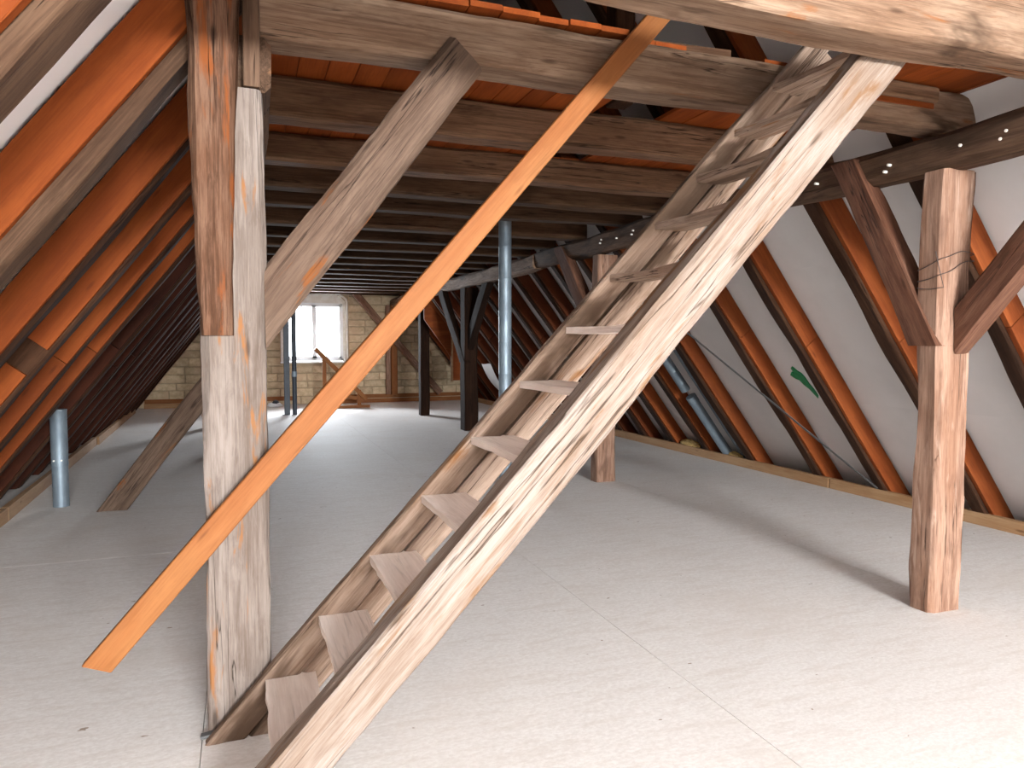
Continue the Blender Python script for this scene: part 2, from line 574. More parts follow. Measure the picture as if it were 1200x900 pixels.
def slope(side, name):
    c = XL if side < 0 else XR
    def band(za, zb, ya, yb, par):
        # a slab of the roof plane between two heights
        at = lambda z: c - side * z / SL
        th = 0.10
        P = [(at(za) + side * 0.012, za), (at(zb) + side * 0.012, zb), (at(zb) + side * (0.012 + th), zb), (at(za) + side * (0.012 + th), za)]
        return prism(name if par is None else 'roof_panel', P, ya, yb, 'membrane', par)
    o = struct(band(-0.05, RZ + 0.02, HY1, Y1 + 0.3, None))
    band(-0.05, RZ + 0.02, Y0 - 0.2, HY0, o)
    band(-0.05, HZ0, HY0, HY1, o)
    band(HZ1, RZ + 0.02, HY0, HY1, o)
    zs = [-0.02, 1.02, 2.21, 3.40, 4.59, RZ]
    for n_, (za, zb) in enumerate(zip(zs, zs[1:])):
        lift = 0.004 + 0.005 * (n_ % 2)
        zt = min(zb + 0.06, RZ)
        bm = bmesh.new()
        ny, nz = 46, 6
        grid = []
        for j in range(nz + 1):
            row = []
            z = za + (zt - za) * j / nz
            for i in range(ny + 1):
                yv = HY1 + 0.02 + (Y1 - HY1 - 0.02) * i / ny
                h = lift + 0.007 * noise.noise(Vector((yv * 1.1, z * 1.4, 3 + side + n_ * 5)))
                if j == 0:
                    h += 0.004 + 0.008 * noise.noise(Vector((yv * 2.1, 0, n_)))
                x = c - side * z / SL
                row.append(bm.verts.new((x - side * h * SL / HYP, yv, z - h / HYP)))
            grid.append(row)
        for j in range(nz):
            for i in range(ny):
                bm.faces.new((grid[j][i], grid[j][i + 1], grid[j + 1][i + 1], grid[j + 1][i]))
        obj('membrane_sheet', bm_mesh('membrane_sheet', bm, R(60)), M['membrane'], o)
    return o


wl = slope(-1, 'wall_left')
wr = slope(1, 'wall_right')

# far gable with an arched window opening
WX0, WX1, WZ0, WZS, WZT = 1.0, 2.62, 1.11, 2.70, 2.95


def arch(x, off=0.0):
    u = (x - (WX0 + WX1) / 2) / ((WX1 - WX0) / 2)
    return WZS + off + (WZT - WZS) * math.sqrt(max(0, 1 - u * u * 0.999))


def gable(name, ya, yb):
    roof = lambda x: min(SL * (x - XL), SL * (XR - x))
    polys = [[(XL, -0.05), (WX0, -0.05), (WX0, roof(WX0)), (XL, 0.0)],
             [(WX1, -0.05), (XR, -0.05), (XR, 0.0), (WX1, roof(WX1))],
             [(WX0, -0.05), (WX1, -0.05), (WX1, WZ0), (WX0, WZ0)]]
    K = 14
    for i in range(K):
        a = WX0 + (WX1 - WX0) * i / K
        b = WX0 + (WX1 - WX0) * (i + 1) / K
        polys.append([(a, arch(a)), (b, arch(b)), (b, roof(b)), (a, roof(a))])
    return struct(prism(name, None, ya, yb, 'mortar', polys=polys))


wb = gable('wall_back', Y1, Y1 + 0.45)
GX0, GX1, GZ0, GZ1 = 0.22, 3.61, 2.05, 3.58
_r = lambda x: min(SL * (x - XL), SL * (XR - x))
wf = struct(prism('wall_front', None, Y0 - 0.45, Y0, 'mortar', polys=[
    [(XL, -0.05), (GX0, -0.05), (GX0, _r(GX0)), (XL, 0.0)], [(GX1, -0.05), (XR, -0.05), (XR, 0.0), (GX1, _r(GX1))],
    [(GX0, -0.05), (GX1, -0.05), (GX1, GZ0), (GX0, GZ0)], [(GX0, GZ1), (GX1, GZ1), (GX1, _r(GX1)), (RX, RZ), (GX0, _r(GX0))]]))
# stone blocks in courses
blk = [box_mesh('stone_block', (-0.5, 0, -0.5), (0.5, 0.05, 0.5), 0.0)]
def block_mesh(wd, ht, s):
    bm = bmesh.new()
    bmesh.ops.create_cube(bm, size=1)
    for v in bm.verts:
        v.co = Vector((v.co.x * wd, v.co.y * 0.06, v.co.z * ht))
    bmesh.ops.bevel(bm, geom=[e for e in bm.edges if all(v.co.y < 0 for v in e.verts)], offset=0.014, segments=1, affect='EDGES')
    for v in bm.verts:
        v.co += Vector((0.006 * noise.noise(v.co * 6 + Vector((s, 0, 0))), 0.012 * noise.noise(v.co * 5 + Vector((0, s, 0))), 0.005 * noise.noise(v.co * 6 + Vector((0, 0, s)))))
    return bm_mesh('stone_block', bm)


variants = {}
z = 0.0
row = 0
while z < 3.02:
    h = [0.20, 0.22, 0.18, 0.21][row % 4]
    def lim(zz):
        return XL + zz / SL + 0.03, XR - zz / SL - 0.03
    xa, xb = lim(z + h)
    spans = [(xa, xb)]
    if z + h > WZ0 + 0.02:
        spans = [(xa, WX0 - 0.06), (WX1 + 0.06, xb)]
        if z > WZT + 0.02:
            spans = [(xa, xb)]
    elif z < WZ0 < z + h:
        spans = [(xa, xb)]
    for (a, b) in spans:
        x = a
        while b - x > 0.12:
            wdt = rnd.uniform(0.34, 0.62)
            if b - x - wdt < 0.2:
                wdt = b - x
                if wdt > 0.75:
                    wdt /= 2
            key = (round(wdt, 1), h, rnd.randint(0, 2))
            if key not in variants:
                variants[key] = block_mesh(key[0], h - 0.016, len(variants) * 3.7)
            o = obj('stone_block', variants[key], M['stone'], wb, Matrix.Translation((x + wdt / 2, Y1 - 0.012 - rnd.random() * 0.012, z + h / 2)) @ Matrix.Diagonal(((wdt - 0.016) / key[0], 1, 1, 1)))
            x += wdt
    z += h
    row += 1


def window(name, ysill, yf, s):
    """arched opening: white plaster edge, infill over the frame, two casements. s = +1 far gable, -1 near gable"""
    fx0, fx1, fz0, fz1 = WX0 + 0.06, WX1 - 0.06, WZ0 + 0.03, 2.66
    fr = struct(box(name, (fx0, yf - 0.03, fz0 - 0.02), (fx1, yf + 0.03, fz0 + 0.05), 'white'))
    for a, b in (((fx0, fz0), (fx0 + 0.06, fz1)), ((fx1 - 0.06, fz0), (fx1, fz1)), ((fx0, fz1 - 0.06), (fx1, fz1))):
        box('window_frame', (a[0], yf - 0.03, a[1]), (b[0], yf + 0.03, b[1]), 'white', fr)
    mid = (fx0 + fx1) / 2
    for a, b in ((fx0 + 0.05, mid), (mid, fx1 - 0.05)):
        z0, z1 = fz0 + 0.05, fz1 - 0.05
        bm = bmesh.new()
        t = 0.055
        for (xa, za, xb, zb) in ((a, z0, a + t, z1), (b - t, z0, b, z1), (a, z0, b, z0 + t), (a, z1 - t, b, z1)):
            r = bmesh.ops.create_cube(bm, size=1)['verts']
            for v in r:
                v.co = Vector(((xa + xb) / 2 + v.co.x * (xb - xa), yf - s * 0.03 + v.co.y * 0.05, (za + zb) / 2 + v.co.z * (zb - za)))
        sa = obj('casement', bm_mesh('casement', bm), M['white'], fr)
        box('pane', (a + t - 0.004, yf - 0.004, z0 + t - 0.004), (b - t + 0.004, yf + 0.004, z1 - t + 0.004), 'glass', sa)
    box('window_handle', (mid - 0.012, yf - s * 0.10, 1.82), (mid + 0.012, yf - s * 0.06, 1.95), 'white', fr, 0.004)
    # infill of the arch above the frame
    K = 14
    polys = []
    for i in range(K):
        a = WX0 + (WX1 - WX0) * i / K
        b = WX0 + (WX1 - WX0) * (i + 1) / K
        polys.append([(a, 2.66), (b, 2.66), (b, arch(b) + 0.005), (a, arch(a) + 0.005)])
    polys.append([(WX0 - 0.01, WZ0), (fx0, WZ0), (fx0, 2.66), (WX0 - 0.01, 2.66)])
    polys.append([(fx1, WZ0), (WX1 + 0.01, WZ0), (WX1 + 0.01, 2.66), (fx1, 2.66)])
    prism('arch_infill', None, yf - 0.05, yf + 0.02, 'plaster', fr, polys=polys)
    # plastered edge of the opening
    t = 0.05
    polys = [[(WX0 - t, WZ0 - 0.03), (WX0, WZ0 - 0.03), (WX0, WZS), (WX0 - t, WZS)], [(WX1, WZ0 - 0.03), (WX1 + t, WZ0 - 0.03), (WX1 + t, WZS), (WX1, WZS)]]
    for i in range(K):
        u0, u1 = math.pi * i / K, math.pi * (i + 1) / K
        c0 = lambda u, o: ((WX0 + WX1) / 2 - (0.81 + o) * math.cos(u), WZS + (WZT - WZS + o) * math.sin(u))
        polys.append([c0(u0, 0), c0(u1, 0), c0(u1, t), c0(u0, t)])
    prism('plaster_edge', None, ysill - 0.03 * s, ysill + 0.02 * s, 'plaster', fr, polys=polys)
    box('window_sill', (WX0 - 0.06, ysill - 0.05 * s, WZ0 - 0.035), (WX1 + 0.06, ysill + 0.2 * s, WZ0 + 0.004), 'white', fr)
    return fr


window('window_1', Y1, Y1 + 0.17, 1)
w2 = None
for (xa, za, xb, zb) in ((GX0, GZ0, GX1, GZ0 + 0.08), (GX0, GZ1 - 0.08, GX1, GZ1), (GX0, GZ0 + 0.08, GX0 + 0.08, GZ1 - 0.08), (GX1 - 0.08, GZ0 + 0.08, GX1, GZ1 - 0.08),
                         ((GX0 + GX1) / 2 - 0.05, GZ0 + 0.08, (GX0 + GX1) / 2 + 0.05, GZ1 - 0.08)):
    q = box('window_2' if w2 is None else 'window_frame', (xa, Y0 - 0.23, za), (xb, Y0 - 0.17, zb), 'white', w2)
    w2 = w2 or struct(q)
box('pane', (GX0 + 0.06, Y0 - 0.203, GZ0 + 0.06), (GX1 - 0.06, Y0 - 0.197, GZ1 - 0.06), 'glass', w2)


def added_roof_window(name, side):  # unseen windows, added to house the fill lamps over the floor
    c = XL if side < 0 else XR
    at = lambda z, o=0.0: (c - side * z / SL + side * (0.03 + o), z)
    root = None
    for (za, zb, ya, yb) in ((HZ0, HZ0 + 0.08, HY0, HY1), (HZ1 - 0.08, HZ1, HY0, HY1), (HZ0 + 0.08, HZ1 - 0.08, HY0, HY0 + 0.08), (HZ0 + 0.08, HZ1 - 0.08, HY1 - 0.08, HY1),
                             (HZ0 + 0.08, HZ1 - 0.08, (HY0 + HY1) / 2 - 0.05, (HY0 + HY1) / 2 + 0.05)):
        q = prism(name if root is None else 'window_frame', [at(za), at(zb), at(zb, 0.07), at(za, 0.07)], ya, yb, 'white', root)
        root = root or struct(q)
    prism('pane', [at(HZ0 + 0.06, 0.03), at(HZ1 - 0.06, 0.03), at(HZ1 - 0.06, 0.036), at(HZ0 + 0.06, 0.036)], HY0 + 0.06, HY1 - 0.06, 'glass', root)


added_roof_window('added_window_3', -1)
added_roof_window('added_window_4', 1)


# kerb battens along the eaves and under the far gable
def batten(name, p0, p1, parent=None, wd=0.06, ht=0.11, mat='pine'):
    return timber(name, p0, p1, wd, ht, mat, parent=parent, seg=6, k=0, chamfer=0.003, wob=0.002)


bl = struct(batten('baseboard_left', (-2.03, Y0 + 0.1, 0.062), (-2.02, 7.6, 0.062), ht=0.125))
batten('batten', (-2.02, 7.62, 0.062), (-2.19, 12.9, 0.062), bl, ht=0.125)
batten('batten', (-2.16, 12.92, 0.062), (-2.33, 18.5, 0.062), bl, ht=0.125)
batten('batten', (-2.36, 18.2, 0.10), (-2.40, 18.75, 0.13), bl, 0.14, 0.07)
br = struct(batten('baseboard_right', (6.085, Y0 + 0.1, 0.056), (6.075, 6.2, 0.056)))
batten('batten', (6.07, 6.22, 0.056), (6.02, 11.4, 0.056), br)
batten('batten', (6.02, 11.42, 0.056), (5.98, 19.5, 0.056), br)
bb = struct(batten('baseboard_back', (2.35, 19.58, 0.055), (6.0, 19.58, 0.055), mat='rail'))
batten('batten', (2.35, 19.69, 0.17), (6.0, 19.69, 0.17), bb, 0.05, 0.10, mat='rail')
batten('batten', (-2.25, 19.6, 0.06), (-0.9, 19.6, 0.06), bb, 0.08, 0.12)
batten('batten', (-2.25, 19.69, 0.16), (1.3, 19.69, 0.16), bb, 0.05, 0.11, mat='rail')

# ------------------------------------------------------------------ ceiling boards on the collar beams
ZB = 3.085
ce = struct(box('ceiling', (-0.16, 0.2, ZB), (4.02, 0.4, ZB + 0.03), 'orange'))
lw = struct(prism('loft_light_block', [(0.02, ZB), (3.81, ZB), (RX, RZ - 0.1)], 0.25, 0.29, 'beam_brown'))  # unseen board added to keep light out of the loft
x = -0.17
edges = []
while x < 4.05:
    wdt = rnd.choice([0.155, 0.165, 0.175, 0.185])
    edges.append((x, min(x + wdt, 4.06)))
    x += wdt
# keep the hatch gap exactly where the photo has it
for (a, b) in edges:
    m_ = (a + b) / 2
    start = 3.13 + 0.05 * rnd.random()
    if m_ < 0.25:
        start = 0.42
    if 3.30 < m_:
        start = 0.42
    cuts = [start]
    yy = 4.38 + rnd.choice([0, 0, 3.75])
    if 2.12 < m_ < 2.60:
        cuts = [6.95] if m_ < 2.3 else [5.5]
        yy = 8.0
    elif 1.72 < m_ < 3.3:
        cuts = [3.24]
    while yy < Y1 - 0.4:
        if yy > cuts[-1] + 0.5:
            cuts.append(yy)
        yy += rnd.choice([2.9, 3.8, 3.9])
    cuts.append(Y1 - 0.02)
    for p, q in zip(cuts, cuts[1:]):
        jz = rnd.uniform(0, 0.004)
        timber('ceiling_board', (m_, p + 0.003, ZB + 0.013 + jz), (m_, q - 0.003, ZB + 0.013 + jz), b - a - 0.004, 0.026, 'orange_ceiling',
               parent=ce, seg=2, k=0, chamfer=0.002, wob=0.0)

# ------------------------------------------------------------------ collar beams
beams = [  # y centre, z bottom, height, material, label
    (2.22, 2.765, 0.27, 'beam_pale', 'pale cracked collar beam nearest the camera, crossing the top right corner'),
    (3.275, 2.85, 0.225, 'beam_pale', 'pale collar beam behind the rail, running over the tall left post'),
    (4.38, 2.855, 0.225, 'beam_brown', 'greyish collar beam directly behind the pale one over the left post'),
    (5.50, 2.885, 0.20, 'beam_brown', 'brown collar beam, third back from the left post, light chip on its face'),
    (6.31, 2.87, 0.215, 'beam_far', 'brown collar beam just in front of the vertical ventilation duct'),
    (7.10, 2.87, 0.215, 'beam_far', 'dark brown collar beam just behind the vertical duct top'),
]
yb = 8.2
far_beams = []
while yb < 19.4:
    far_beams.append(yb)
    yb += 0.93
for i, (y, zb, h, mt, lab) in enumerate(beams):
    near = i < 3
    xa = -0.405 if i else -0.6
    xb_ = 4.12 if i else 4.3
    o = timber('collar_beam', (xa + 0.5, y, zb + h / 2), (xb_, y, zb + h / 2), 0.20, h, mt, seg=60 if near else 24, k=4 if near else 1, chamfer=0.014,
               wob=0.010, fib=0.005 if near else 0.0, wane=0.02, sh1=(0, -0.35))
    tag(o, lab, 'beam')
    if i == 1:
        timber('cleat', (3.30, y - 0.118, zb + 0.185), (3.80, y - 0.118, zb + 0.180), 0.028, 0.085, 'beam_brown', parent=o, seg=8, k=1, wob=0.003)
        timber('cleat_strip', (3.25, y - 0.110, zb + 0.122), (3.78, y - 0.110, zb + 0.118), 0.014, 0.03, 'orange', parent=o, seg=3, k=0, chamfer=0.002, wob=0.002)
for i, y in enumerate(far_beams):
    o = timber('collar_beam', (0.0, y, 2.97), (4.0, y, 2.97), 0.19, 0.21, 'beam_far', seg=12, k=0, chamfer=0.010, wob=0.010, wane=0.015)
    if i == len(far_beams) - 1:
        tag(o, 'last collar beam right in front of the stone gable wall', 'beam')
    else:
        tag(o, 'dark distant collar beam in the close row beyond the duct', 'beam', 'distant collar beams')
# ------------------------------------------------------------------ purlins with plugs
po = thing('purlin', 'long dark right purlin carried on the posts, dotted with white plugs', 'beam', (3.86, 8.0, 2.6))
pts = [(-4.2, 2.71), (3.2, 2.715), (6.3, 2.72), (9.2, 2.80), (12.5, 2.72), (19.7, 2.72)]
timber('purlin_log', (3.885, 0.4, 2.715), (3.885, 9.3, 2.735), 0.19, 0.215, 'purlin', parent=po, seg=70, k=3, chamfer=0.03, wob=0.018, fib=0.004, wane=0.03)
timber('purlin_log', (3.885, 9.32, 2.735), (3.885, 19.7, 2.70), 0.19, 0.215, 'beam_pale', parent=po, seg=40, k=2, chamfer=0.03, wob=0.03, wane=0.04)
for (y, z, n_) in [(2.72, 2.71, 2), (2.98, 2.70, 1), (3.46, 2.70, 2), (4.07, 2.71, 1), (5.7, 2.73, 2), (6.15, 2.74, 1), (6.6, 2.75, 2), (6.95, 2.72, 1), (7.3, 2.75, 2)]:
    for q in range(n_):
        pipe('plug', (3.80, y + 0.03 * q, z - 0.035 * q), (3.770, y + 0.03 * q, z - 0.035 * q), 0.0085, 'nail', po)
pl = timber('purlin', (0.035, 3.19, 2.725), (0.035, 19.7, 2.725), 0.21, 0.215, 'purlin', seg=40, k=1, chamfer=0.02, wob=0.012, wane=0.03)
tag(pl, 'left purlin resting behind the head of the tall left post', 'beam')

# ------------------------------------------------------------------ the big left post
lp = thing('timber_post', 'tall silver-grey left post with a spliced brown upper half, ladder foot at its base', 'post', (-0.03, 3.22, 0))
timber('post_shaft', (-0.032, 3.235, 0.0), (-0.032, 3.235, 2.615), 0.20, 0.245, 'post_grey', up=(1, 0, 0), parent=lp, seg=80, k=6, chamfer=0.014,
       wob=0.011, fib=0.006, wane=0.03, seed=301)
timber('post_splice', (-0.087, 3.120, 1.63), (-0.080, 3.120, 3.05), 0.036, 0.132, 'splice_brown', up=(1, 0, 0), parent=lp, seg=60, k=6, chamfer=0.010,
       wob=0.010, fib=0.007, wane=0.03, taper=(0.95, 1.48), seed=302)
timber('post_tenon', (0.056, 3.15, 2.62), (0.060, 3.15, 3.06), 0.05, 0.062, 'purlin', up=(1, 0, 0), parent=lp, seg=10, k=1, chamfer=0.004, wob=0.003, seed=303)
timber('foot_shim', (-0.185, 3.118, 0.006), (-0.118, 3.114, 0.016), 0.036, 0.012, 'strap', parent=lp, seg=2, k=0, chamfer=0.002, wob=0.0)

kb = timber('knee_brace', (0.094, 3.215, 1.735), (0.962, 3.215, 2.885), 0.15, 0.195, 'brace_grey', up=(-1, 0, 0.75), seg=50, k=6, chamfer=0.012, wob=0.010, fib=0.006,
            wane=0.03, sh0=(0, 1.3), sh1=(0, 0.1))
tag(kb, 'grey knee brace rising right from the tall left post to the pale beam', 'brace')

rs = timber('raking_strut', (-1.19, 7.82, -0.0), (0.93, 7.82, 2.86), 0.16, 0.215, 'brace_grey', up=(-1, 0, 0.74), seg=30, k=2, chamfer=0.012, wob=0.010, wane=0.02, sh0=(0, -0.74), sh1=(0, -0.74))
tag(rs, 'dark grey slanted strut standing on the floor behind the left post', 'strut')

# handrail: new squared timber nailed to the post
hr = timber('handrail', (-0.535, 3.065, 0.372), (1.985, 3.065, 3.262), 0.05, 0.098, 'rail', up=(-1, 0, 0.87), seg=20, k=2, chamfer=0.004, wob=0.003, sh0=(0, -0.35))
tag(hr, 'smooth orange squared handrail running diagonally across the left post', 'handrail')

# ------------------------------------------------------------------ the ladder
LS = 1.075                                       # ladder pitch
ld = thing('attic_ladder', 'steep old wooden attic ladder with worn plank treads, foot by the left post', 'ladder', (0.15, 2.75, 0))
ux, uz = 1 / math.hypot(1, LS), LS / math.hypot(1, LS)
nx, nz = -uz, ux                                   # normal of the pitch line, pointing up-left


def on_ladder(z, off):
    """point on the pitch line (nosing line) at height z, moved off metres below it"""
    x = 0.062 + (z - 0.24) / LS
    return x - nx * off, z - nz * off


def stringer(name, y, wd, off, ht, zb, zt, mat, **kw):
    xa, za = on_ladder(zb, off)
    k0 = (0.0 - za) / uz if zb == 0 else 0
    xa += ux * k0
    za += uz * k0
    xb2, zb2 = on_ladder(zt, off)
    return timber(name, (xa, y, za), (xb2, y, zb2), wd, ht, mat, up=(nx, 0, nz), parent=ld, sh0=(0, -nz / uz if False else -ux / uz), sh1=(0, -0.2), **kw)


stringer('stringer', 2.412, 0.115, 0.080, 0.178, 0, 3.0, 'stringer_pale', seg=120, k=7, chamfer=0.008, wob=0.008, fib=0.004, wane=0.012, seed=311)
stringer('stringer', 3.078, 0.055, 0.050, 0.115, 0, 3.28, 'stringer_grey', seg=90, k=5, chamfer=0.006, wob=0.007, fib=0.004, wane=0.01, seed=312)
stringer('stringer_plank', 3.081, 0.05, 0.168, 0.105, 0, 3.2, 'stringer_grey', seg=70, k=4, chamfer=0.006, wob=0.006, fib=0.004, wane=0.01, seed=317)
tz = [0.235, 0.468, 0.700, 0.94, 1.185, 1.43, 1.675, 1.92, 2.175, 2.415, 2.655, 2.90]
for i, z in enumerate(tz):
    xn, _ = on_ladder(z, 0)
    bm = bmesh.new()
    NY, NX = 22, 7
    dep = 0.205 if i < 6 else 0.18
    th = 0.032
    top = []
    bot = []
    for a in range(NX + 1):
        rt, rb = [], []
        for b in range(NY + 1):
            y = -0.325 + 0.65 * b / NY
            u = a / NX
            wear = 0.007 * math.exp(-(y / 0.20) ** 2) if i > 0 else 0.004
            nos = 0.007 * noise.noise(Vector((y * 9, i * 3.3, 0))) + wear
            xx = (0.004 + nos) * (1 - u) + dep * u
            zz = -wear * (1 - u) * 0.9 + 0.003 * noise.noise(Vector((u * 3, y * 6, i * 2.1)))
            rt.append(bm.verts.new((xx, y, zz)))
            rb.append(bm.verts.new((xx + 0.004 * noise.noise(Vector((y * 14, i, 5))), y, -th + 0.002 * noise.noise(Vector((u * 4, y * 8, i + 9))))))
        top.append(rt)
        bot.append(rb)
    for a in range(NX):
        for b in range(NY):
            bm.faces.new((top[a][b], top[a + 1][b], top[a + 1][b + 1], top[a][b + 1]))
            bm.faces.new((bot[a][b], bot[a][b + 1], bot[a + 1][b + 1], bot[a + 1][b]))
    for b in range(NY):
        bm.faces.new((top[0][b], top[0][b + 1], bot[0][b + 1], bot[0][b]))
        bm.faces.new((top[NX][b], bot[NX][b], bot[NX][b + 1], top[NX][b + 1]))
    for a in range(NX):
        bm.faces.new((top[a][0], bot[a][0], bot[a + 1][0], top[a + 1][0]))
        bm.faces.new((top[a][NY], top[a + 1][NY], bot[a + 1][NY], bot[a][NY]))
    me = bm_mesh('tread', bm, R(35))
    # grain along the tread: turn the mesh so that its length is local X
    me.transform(Matrix.Rotation(R(-90), 4, 'Z'))
    t = obj('tread', me, M['tread'] if i < 7 else M['stringer_grey'], ld, Matrix.Translation((xn, 2.752, z)) @ Matrix.Rotation(R(90), 4, 'Z') @ Matrix.Rotation(R(rnd.uniform(-0.6, 0.6)), 4, 'X'))

# ------------------------------------------------------------------ right-hand posts and braces
def braced_post(y, label, mat, seg=40, k=4, fib=0.005, dep=0.16, dx=0.0, wd=0.255):
    xc = 3.91 + dx
    o = timber('timber_post', (xc, y, 0), (xc + 0.005, y, 2.60), dep, wd, mat, up=(1, 0, 0), seg=seg, k=k, chamfer=0.016, wob=0.010, fib=fib, wane=0.025)
    tag(o, label, 'post')
    return o


braced_post(3.155, 'reddish-grey right post with wire wound round it, two braces branching off', 'post_red', seg=70, k=6)
braced_post(7.47, 'grey-brown post whose foot shows under the ladder, before the right kerb', 'post_red')
braced_post(12.75, 'dark post with braces forking both ways, seen left of the duct', 'near_black', seg=20, k=2, fib=0.0, dep=0.30)
braced_post(15.75, 'dark slim post in front of the stone wall, lit white along its left edge', 'near_black', seg=16, k=1, fib=0.0, dep=0.26, dx=-0.13, wd=0.2)


def lbrace(y, sgn, label, mat, xc, zl, zh, run, wd=0.09, dep=0.185, lap=False):
    # base on the post at height zl, head under (or lapped on) the purlin at zh
    k = (zh - zl) / run
    a = (xc, y, zl)
    b = (xc, y + sgn * run, zh)
    o = timber('longitudinal_brace', a, b, wd, dep, mat, up=(0, -sgn, 1 / k), seg=40, k=4, chamfer=0.012, wob=0.009, fib=0.004, wane=0.02, sh0=(0, -1 / k if lap else k), sh1=(0, -1 / k))
    tag(o, label, 'brace')
    return o


lbrace(3.175, 1, 'reddish brace from the right post up and away to the purlin', 'brace_red', 3.835, 1.585, 2.80, 0.655, wd=0.13, lap=True)
lbrace(3.07, -1, 'reddish brace from the right post leaning out toward the right edge', 'brace_red', 3.955, 1.68, 2.60, 0.78, wd=0.13)
lbrace(7.5, 1, 'dark brace beyond the duct, leaning up to the purlin behind the ladder', 'brace_red', 3.835, 1.75, 2.81, 1.0, wd=0.13, dep=0.22, lap=True)
lbrace(12.75, 1, 'dark brace forking left off the far post beside the duct', 'near_black', 3.83, 1.25, 2.78, 1.7, wd=0.12, dep=0.26, lap=True)
lbrace(12.65, -1, 'dark brace forking right off the far post beside the duct', 'near_black', 3.90, 1.6, 2.60, 1.0, wd=0.12, dep=0.25)

# left-hand posts in the distance, almost hidden behind the near one
for y, x, lab in ((7.55, -0.03, 'left post hidden behind the tall near post, second frame'), (12.75, -0.05, 'left post hidden behind the tall near post, third frame')):
    o = timber('timber_post', (x, y, 0), (x, y, 2.615), 0.16, 0.22, 'near_black', up=(1, 0, 0), seg=12, k=0, chamfer=0.014, wob=0.008)
    tag(o, lab, 'post')
o = timber('timber_post', (-0.62, 14.7, 0), (-0.62, 14.7, 2.05), 0.16, 0.2, 'post_red', up=(1, 0, 0), seg=12, k=0, chamfer=0.014, wob=0.008)
tag(o, 'far brown post peeping out left of the tall near post', 'post')

# wire wound round the right post
pw = []
for i in range(120):
    t = i / 119
    a = t * 2 * math.pi * 2.6
    s = 1.045 + 0.02 * math.sin(a * 1.7)
    cx, cy = math.cos(a), math.sin(a)
    q = max(abs(cx) / 0.1275, abs(cy) / 0.08)
    pw.append((3.912 + cx / q * s, 3.155 + cy / q * s, 2.10 - 0.07 * math.sin(a * 0.9) - 0.12 * t))
pw += [(3.75 - 0.01 * i, 3.05, 1.97 + 0.03 * i) for i in range(1, 6)]
tag(obj('wire', wire_mesh('wire', pw, 0.0025), M['wire']), 'thin dark wire coiled round the right post', 'wire')

# ------------------------------------------------------------------ rafters with orange side planks
def rafter(side, y, label, group, mat, pieces, near=False, pl_mat='orange', ht=0.20, wd=0.135):
    c = XL if side < 0 else XR
    up = Vector((-side * SL, 0, -1)).normalized()           # into the room
    dr = Vector((-side, 0, SL)).normalized()
    base = Vector((c, y, 0)) + up * 0.018
    t = thing('rafter', label, 'rafter', (c - side * 0.2, y, 0.0), group)
    a = base + up * (ht / 2)
    a = a - dr * (a.z / dr.z)
    top = HYP * (RZ - 0.25) / SL
    a2 = a + dr * (top * 1.0 - 0.1)
    yo = 0.046 + wd / 2
    timber('rafter_log', a + Vector((0, yo, 0)), a2 + Vector((0, yo, 0)), wd, ht, mat, up=up, parent=t, seg=44 if near else 20, k=3 if near else 1,
           chamfer=0.010, wob=0.010, fib=0.004 if near else 0, wane=0.02, sh0=(0, 1 / SL))
    hp = 0.175
    b = base + up * (hp / 2)
    b = b - dr * (b.z / dr.z)
    for (s0, s1) in pieces:
        timber('side_plank', b + dr * s0 + Vector((0, 0.022, 0)), b + dr * s1 + Vector((0, 0.022, 0)), 0.042, hp, pl_mat, up=up, parent=t, seg=4, k=0,
               chamfer=0.003, wob=0.002, sh0=(0, 1 / SL if s0 < 0.1 else 0))
    return t


TOPL = HYP * (RZ - 0.4) / SL
ords = ['first', 'second', 'third', 'fourth', 'fifth', 'sixth', 'seventh']
ly = [1.05, 2.10, 3.15, 4.38, 5.32, 6.28, 7.2] + [8.36 + 0.92 * i for i in range(12)]
lab_left = {2.10: 'left rafter in the top left corner, chipped grey face, white underlay strip beside it',
            3.15: 'broad grey left rafter with a wide orange plank, just right of the white underlay strip',
            4.38: 'left rafter next behind the broad grey one, orange plank running clear to the corner',
            5.32: 'left rafter whose orange side plank has a square gap near its foot',
            6.28: 'left rafter just past the one with the gapped plank, butt joint in its plank',
            7.2: 'last left rafter still showing orange, rising just left of the short zinc duct stub',
            8.36: 'dark left rafter rising directly behind the short zinc duct stub'}
for y in ly:
    pcs = [(0, 1.95), (1.955, TOPL)]
    if abs(y - 5.32) < 0.01:
        pcs = [(0, 1.83), (2.03, TOPL)]
    elif y > 5.5:
        k_ = 1.7 + 0.4 * rnd.random()
        pcs = [(0, k_), (k_ + 0.006, TOPL)]
    elif abs(y - 3.15) < 0.01 or abs(y - 2.10) < 0.01:
        pcs = [(0, TOPL)]
    near = 1.5 < y < 7
    if y in lab_left:
        rafter(-1, y, lab_left[y], None, 'rafter_grey' if y < 3.5 else 'dark', pcs, near, 'orange' if y < 7.5 else 'plank_shaded', 0.235 if y < 3.5 else 0.195, 0.20 if y < 3.5 else 0.13)
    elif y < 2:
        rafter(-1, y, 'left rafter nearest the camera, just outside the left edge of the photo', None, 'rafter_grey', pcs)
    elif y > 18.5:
        rafter(-1, y, 'last left rafter against the stone gable wall, lit edge', None, 'dark', pcs, pl_mat='plank_shaded')
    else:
        rafter(-1, y, 'dark distant left rafter in the shadowed row toward the stone wall', 'distant left rafters', 'dark', pcs, pl_mat='plank_shaded', ht=0.185)

